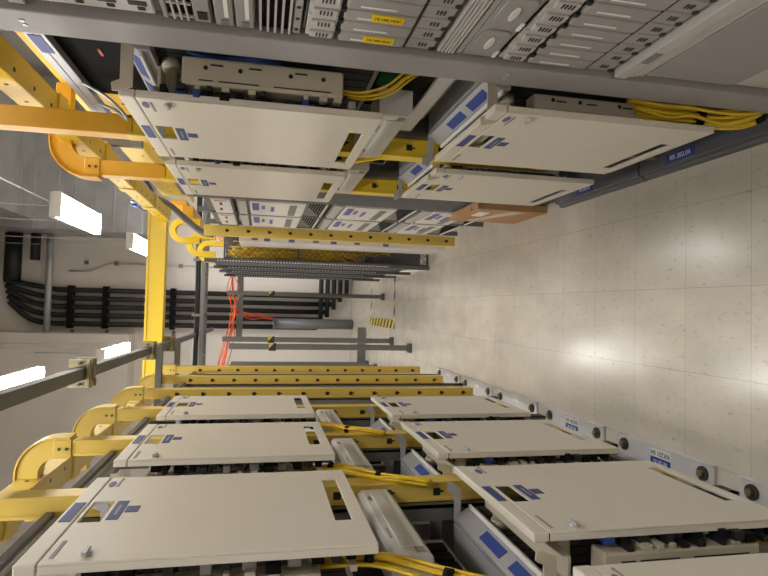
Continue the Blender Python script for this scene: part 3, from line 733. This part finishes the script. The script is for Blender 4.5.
# ------------------------------------------------------------------ overhead strut with clamps and cross bars
def sx(y): return .305+(y-1.9)*.0125
q = MB(L); q.hexa([(sx(.9)-.025, .9, 2.29), (sx(.9)+.025, .9, 2.29), (sx(.9)+.025, .9, 2.335), (sx(.9)-.025, .9, 2.335)], [(sx(9.6)-.025, 9.6, 2.29), (sx(9.6)+.025, 9.6, 2.29), (sx(9.6)+.025, 9.6, 2.335), (sx(9.6)-.025, 9.6, 2.335)])
tag(obj('overhead_strut', q, 'strut', None, .002), 'long grey strut channel running overhead toward the far wall', 'strut')
for y, nm in ((2.78, 'nearest'), (4.30, 'second'), (5.2, 'third')):
    c = sx(y)
    t = thing('strut_clamp', 'pair of zinc clamp plates on the long overhead strut, %s of three' % nm, 'clamp', (-c, y, 2.262), 'clamps on the overhead strut')
    for dy in (-.035, .035):
        q = MB(L); q.box(c-.062, c-.0265, y+dy-.006, y+dy+.006, 2.265, 2.36); q.box(c+.0265, c+.062, y+dy-.006, y+dy+.006, 2.265, 2.36); q.box(c-.062, c+.062, y+dy-.014, y+dy+.014, 2.272, 2.2885); obj('clamp_plate', q, 'brass', t, .002)
    for dd in (c-.046, c+.046):
        q = MB(L); q.cyl((dd, y-.065, 2.31), (dd, y+.065, 2.31), .006, 10); q.cyl((dd, y+.045, 2.31), (dd, y+.056, 2.31), .012, 6); obj('threaded_bolt', q, 'bolt', t)
for y, nm in ((4.30, 'second'), (5.2, 'third')):
    c = sx(y)
    q = MB(L); q.box(c-.03, .75, y-.024, y+.024, 2.22, 2.262); tag(obj('cross_strut', q, 'strut', None, .002), 'short grey cross strut below the %s clamp of the long strut, reaching the yellow raceway' % nm, 'strut', 'cross struts')
# cross-aisle ladder at the far end
t = thing('cable_ladder', 'grey cable ladder crossing the aisle overhead beyond the rows', 'cable ladder', (0, 7.1, 2.2))
for y, z in ((7.0, 2.20), (7.34, 2.20)):
    q = MB(); q.box(-1.2, 1.2, y-.012, y+.012, z, z+.05); obj('side_rail', q, 'strut', t, .002)
q = MB()
for i in range(10): q.box(-1.1+i*.24, -1.08+i*.24, 7.012, 7.328, 2.205, 2.23)
obj('rung', q, 'strut', t)
q = MB(); 
for i in range(7): q.tube(spline([(1.3, 7.10+(i % 4)*.028, 2.30+.02*(i//4)), (.6, 7.10+(i % 4)*.028, 2.29+.02*(i//4)), (0, 7.11+(i % 4)*.026, 2.285+.02*(i//4)), (-.6, 7.10+(i % 4)*.03, 2.29+.02*(i//4)), (-1.3, 7.12+(i % 4)*.028, 2.30+.02*(i//4))]), .016, 6)
bb = thing('black_cable_bundle', 'thick black cables tied together crossing the aisle overhead', 'cable bundle', (0, 7.14, 2.25))
obj('cables', q, 'blackcab', bb)
q = MB()
for x in (-.85, -.15, .5): q.box(x, x+.03, 7.065, 7.22, 2.2505, 2.35)
obj('cable_tie', q, 'slate', bb)
# overhead dark cable curving at the end of the right raceway
q = MB(R); q.tube(spline([(.85, 4.3, 2.46), (.85, 4.9, 2.44), (.84, 5.25, 2.36), (.75, 5.45, 2.24), (.66, 5.5, 2.12), (.63, 5.5, 2.0)]), .03, 12)
tag(obj('flexible_conduit', q, 'rail'), 'slate flexible conduit curving down past the cross-aisle raceway', 'conduit')
# yellow elbows at the far end of the right row
for i, (y, x, z) in enumerate(((5.8, .60, 2.40), (6.1, .50, 2.28), (6.5, .47, 2.22))):
    q = MB(R); q.sweep([(x+.18, y, z-.25), (x+.18, y, z-.10)]+[(x+.09+math.cos(a*math.pi/10)*.09, y, z-.09+math.sin(a*math.pi/10)*.09) for a in range(0, 11)]+[(x, y, z-.25)], .045, .028)
    tag(obj('raceway_elbow', q, 'yellowbright', None, .003), 'yellow arched elbow above the fibre cage, %s of three' % ['nearest', 'middle', 'farthest'][i], 'fibre duct', 'yellow elbows past the cage')
q = MB(R); q.box(.80, .90, 5.6, 6.7, 2.2, 2.3); q.box(.90, .95, 5.6, 6.7, 2.26, 2.40); tag(obj('raceway_extension', q, 'yellowdeep', None, .003), 'deep yellow raceway continuing past the cross-aisle raceway', 'raceway')
q = MB(R); 
for i in range(14): q.tube(spline([(.80+random.uniform(-.03, .03), 4.9+random.uniform(0, .1), 2.56+random.uniform(0, .05)), (.74+random.uniform(-.02, .05), 4.8+random.uniform(-.1, .1), 2.42+random.uniform(-.04, .04)), (.86, 4.6+random.uniform(0, .1), 2.40), (.95, 4.4, 2.45+random.uniform(0, .04))]), .007, 5)
tag(obj('blue_cable_coil', q, 'bluecab'), 'tangle of blue cables where the yellow raceways meet', 'cables')
# horizontal grey beam and orange fibres at the far end
q = MB(); q.box(-.50, .60, 8.0, 8.06, 1.80, 1.88); tag(obj('cross_beam', q, 'strut', None, .003), 'grey cross beam with orange fibres laid along it, beyond the rows', 'beam')
t = thing('orange_fibre_bundle', 'orange fibres strung along the grey cross beam, then gathered into a grey pipe', 'cable bundle', (0, 7.95, 1.8))
for i in range(9):
    q = MB(); a = random.uniform(-.07, .07); q.tube(spline([(-.85, 7.95+a, 2.05+a), (-.45, 7.94+a*random.uniform(-1, 2), 1.96+a*random.uniform(-1, 1.5)), (-.1, 7.95+a, 1.90+a*random.uniform(-1, 1)), (.2, 7.93-a, 1.93+a*random.uniform(-1, 1.5)), (.6, 7.94, 1.98-a), (.9, 7.96+a, 2.1+a)]), .006, 6); obj('cable', q, 'orange', t)
for i in range(9):
    q = MB(); a = random.uniform(-.05, .05); q.tube(spline([(-.10+a, 7.95, 1.88), (-.16+a*1.3, 8.3, 1.72+a), (-.17+a, 8.9, 1.60+a*.5), (-.20+a*.6, 9.6, 1.50), (-.24+a*.4, 9.95, 1.30)]), .007, 6); obj('cable', q, 'orange', t)
# vertical posts standing at the far end
posts = [(-.415, 5.94, 1.86, .028, True, 'with a hazard mark, nearest of the far posts'), (-.394, 6.8, 1.98, .028, True, 'with a hazard mark, second of the far posts'), (-.83, 8.4, 1.95, .03, False, 'thinner one nearest the silver-footed row'), (-.80, 7.75, 1.95, .024, False, 'thicker one nearest the silver-footed row'), (.142, 7.386, 1.97, .026, True, 'standing before the black wall pipes')]
for x, y, h, r, hz, nm in posts:
    t = thing('support_post', 'round grey steel post on the floor, '+nm, 'post', (x, y, 0), 'grey support posts at the far end')
    q = MB(); q.box(x-r, x+r, y-r, y+r, .04, h); obj('post', q, 'strut', t, r*.35, 3)
    q = MB(); q.box(x-r*1.7, x+r*1.7, y-r*1.7, y+r*1.7, 0, .04); obj('foot', q, 'darkgrey', t, .004)
    if hz:
        q = MB(); q.box(x-r-.012, x+r+.012, y-r-.004, y-r-.0005, 1.40, 1.47); obj('hazard_mark', q, 'hazard', t)
q = MB(); q.box(-.85, -.30, 8.55, 8.62, .02, .14); tag(obj('floor_rail', q, 'strut', None, .003), 'low grey floor rail joining the far posts', 'rail')
# ------------------------------------------------------------------ far wall services
t = thing('insulated_pipe_bank', 'five black insulated pipes clamped together down the far wall', 'pipes', (0, 10.1, 0))
for i in range(5):
    x = .17-i*.135
    q = MB(); q.tube(spline([(.30-i*.085, 10.09, 5.5-.02*i), (x+.06, 10.09, 5.1), (x, 10.09, 4.75)], 8)+[(x, 10.09, .25+.09*i)], .042, 12)
    pp = obj('black_pipe', q, 'blackcab', t)
for i in range(5):
    q = MB(); z = .12+i*.11; q.cyl((.22-i*.135, 10.0, z), (1.5, 10.0, z), .038, 12); obj('black_pipe', q, 'blackcab', t)
for z in (4.50, 3.98, 2.95):
    q = MB(); q.box(-.44, .24, 10.03, 10.18, z, z+.08); obj('pipe_clamp', q, 'black', t, .01)
    q = MB(); q.box(-.60, -.47, 10.15, 10.195, z, z+.05); obj('clamp_rail', q, 'strut', t)
q = MB(); q.cyl((-.30, 9.9, .02), (-.30, 9.9, 1.35), .085, 20); q.cyl((-.30, 9.9, 1.33), (-.30, 9.9, 1.36), .095, 20); tag(obj('cable_sleeve', q, 'rail'), 'wide grey cable sleeve pipe on the floor below the orange fibres', 'pipe')
for x, nm in ((.95, 'nearer the duct'), (.78, 'nearer the pipes')):
    q = MB(); q.cyl((1.03, 10.0, 5.36 if x > .9 else 5.05), (.62 if x < .9 else .30, 10.0, 5.36 if x > .9 else 5.05), .12 if x > .9 else .07, 16)
    tag(obj('insulated_pipe', q, 'blackcab'), 'fat black insulated pipe high on the far wall, '+nm, 'pipe', 'high black pipes')
q = MB(); q.cyl((1.1, 10.0, 4.84), (-.50, 10.0, 4.84), .05, 12); tag(obj('steel_pipe', q, 'galv'), 'grey steel pipe crossing in front of the black wall pipes', 'pipe')
q = MB(); q.tube([(.48, 10.17, 4.6), (.48, 10.17, 4.3), (.62, 10.17, 4.0), (.62, 10.17, 2.0), (.80, 10.17, 1.8)], .012, 8)
t = tag(obj('wall_conduit', q, 'galv'), 'thin bent conduit on the far wall with two small boxes', 'conduit')
q = MB()
for z in (4.35, 3.9, 2.9): q.box(.59, .65, 10.15, 10.19, z-.03, z+.03)
obj('junction_box', q, 'strut', t)
q = MB(); q.cyl((-.80, 9.7, 4.9), (-.80, 9.7, 3.8), .006, 6); q.cyl((-.66, 9.7, 5.9), (-.66, 9.7, 3.9), .006, 6); tag(obj('hanger_rods', q, 'galv'), 'two thin rods hanging in front of the bulkhead', 'rods')
# ------------------------------------------------------------------ ventilation duct
t = thing('ventilation_duct', 'large shiny galvanised ventilation duct overhead', 'duct', (1.9, 8, 3.3))
q = MB(R); q.box(1.17, 2.8, 3., 9.29, 4.86, 5.6); obj('duct_run', q, 'galv', t, .006)
for y in (4.0, 5.2, 6.4, 7.6, 8.8):
    q = MB(R); q.box(1.155, 2.82, y, y+.03, 4.84, 5.62); obj('flange', q, 'galv', t, .002)
q = MB(R); q.box(1.04, 2.8, 9.3, 10.195, 3.34, 5.3); obj('drop_box', q, 'galv', t, .006)
for z, w in ((3.34, .04), (3.56, .015), (3.75, .03), (3.98, .05), (4.3, .015), (4.52, .03), (4.84, .04)):
    q = MB(R); q.box(1.03, 2.81, 9.285, 9.299, z, z+w); obj('seam', q, 'galv', t, .003)
# ------------------------------------------------------------------ lights
def lamp(x, y0, z, label, w=.125):
    t = thing('strip_light', label, 'ceiling light', (x, y0+.6, z), 'suspended strip lights')
    q = MB(); q.prism([(x-w/2, z+.05), (x-w/2, z+.018), (x-w/2+.03, z), (x+w/2-.03, z), (x+w/2, z+.018), (x+w/2, z+.05)], 'y', y0, y0+1.2); obj('diffuser', q, 'lamp', t)
    for ye in (y0-.0142, y0+1.2005):
        q = MB(); q.box(x-w/2-.003, x+w/2+.003, ye, ye+.0137, z-.003, z+.06); obj('end_cap', q, 'lampcap', t)
    q = MB(); q.box(x-w/2, x+w/2, y0, y0+1.2, z+.0505, z+.09); obj('housing', q, 'lampcap', t)
    for ye in (y0+.1, y0+1.1):
        q = MB(); q.cyl((x, ye, z+.09), (x, ye, 6.), .004, 6); obj('hanger_wire', q, 'galv', t)
    return t
l0 = lamp(-.60, 3.80, 3.2, 'lit strip light at the photo edge, above the long overhead strut', .15)
dup(l0, 3.0, 'smaller lit strip light farther along, just above the overhead strut')
dup(l0, -6.0, 'added strip light over the silver-footed row, unseen behind the camera')  # unseen, added to brighten the near covers
dup(l0, -3.0, 'added strip light over the silver-footed row, unseen above the camera')  # added out of view at the row's spacing, lights the room
l1 = lamp(.79, 5.22, 3.2, 'large lit strip light hanging below the galvanised duct', .21)
dup(l1, 2.75, 'smaller lit strip light partly behind the cross-aisle raceway')
dup(l1, -6.0, 'added strip light over the dark-plinth row, unseen behind the camera')  # likewise added behind the camera for more light up close
dup(l1, -3.0, 'added strip light over the dark-plinth row, unseen overhead')  # added out of view overhead to light the room
for i, (x, y) in enumerate(((-2.3, .6), (-2.3, 3.6), (-2.3, 6.6), (3.1, -.8), (3.1, 2.2), (3.1, 5.2))):  # unseen strip lights added to brighten the walls and the duct
    dup(l0, y-3.8, 'added fill light over a supposed next aisle behind the %s row, hidden by it' % ('silver-footed' if x < 0 else 'dark-plinth'), x+.60)
q = MB(); q.tube([(.80, 5.15, 3.27), (.80, 1.5, 3.27)], .006, 6); tag(obj('lamp_cable', q, 'slim'), 'pale cable running to the large strip light', 'cable')
# floor tape
t = thing('floor_tape', 'black and yellow hazard tape outlining a box on the floor by the far wall', 'floor tape', (.4, 7.5, .001))
q = MB(); q.box(-.25, .45, 6.74, 6.79, .0005, .002); q.box(-.25, .45, 8.24, 8.29, .0005, .002); obj('cross_strip', q, 'hazard', t)
q = MB(); q.box(-.25, -.14, 6.79, 8.24, .0005, .002); obj('side_strip', q, 'hazard', t)

# ------------------------------------------------------------------ world, camera, view
w = bpy.data.worlds.new('World'); SC.world = w; w.use_nodes = True
w.node_tree.nodes['Background'].inputs['Color'].default_value = (1, .97, .93, 1); w.node_tree.nodes['Background'].inputs['Strength'].default_value = .05
cam = bpy.data.cameras.new('Camera'); co = bpy.data.objects.new('Camera', cam); COL.objects.link(co)
cam.sensor_width = 36; cam.lens = 580/768*36; cam.clip_start = .02
f = 580.; VP = (262., 305.); RHO = .024
dv = Vector((VP[0]-384, 288-VP[1], -f)).normalized()
zc = Vector((-1, RHO, 0)); zc = (zc - dv*zc.dot(dv)).normalized()
xc = dv.cross(zc)
co.matrix_world = Matrix(((xc.x, xc.y, xc.z, 0), (dv.x, dv.y, dv.z, 0), (zc.x, zc.y, zc.z, 1.55), (0, 0, 0, 1)))
SC.camera = co
SC.view_settings.view_transform = 'Standard'; SC.view_settings.look = 'None'; SC.view_settings.gamma = 1; SC.view_settings.use_curve_mapping = False
SC.view_settings.exposure = .74
SC.cycles.use_denoising = True
SC.cycles.max_bounces = 8
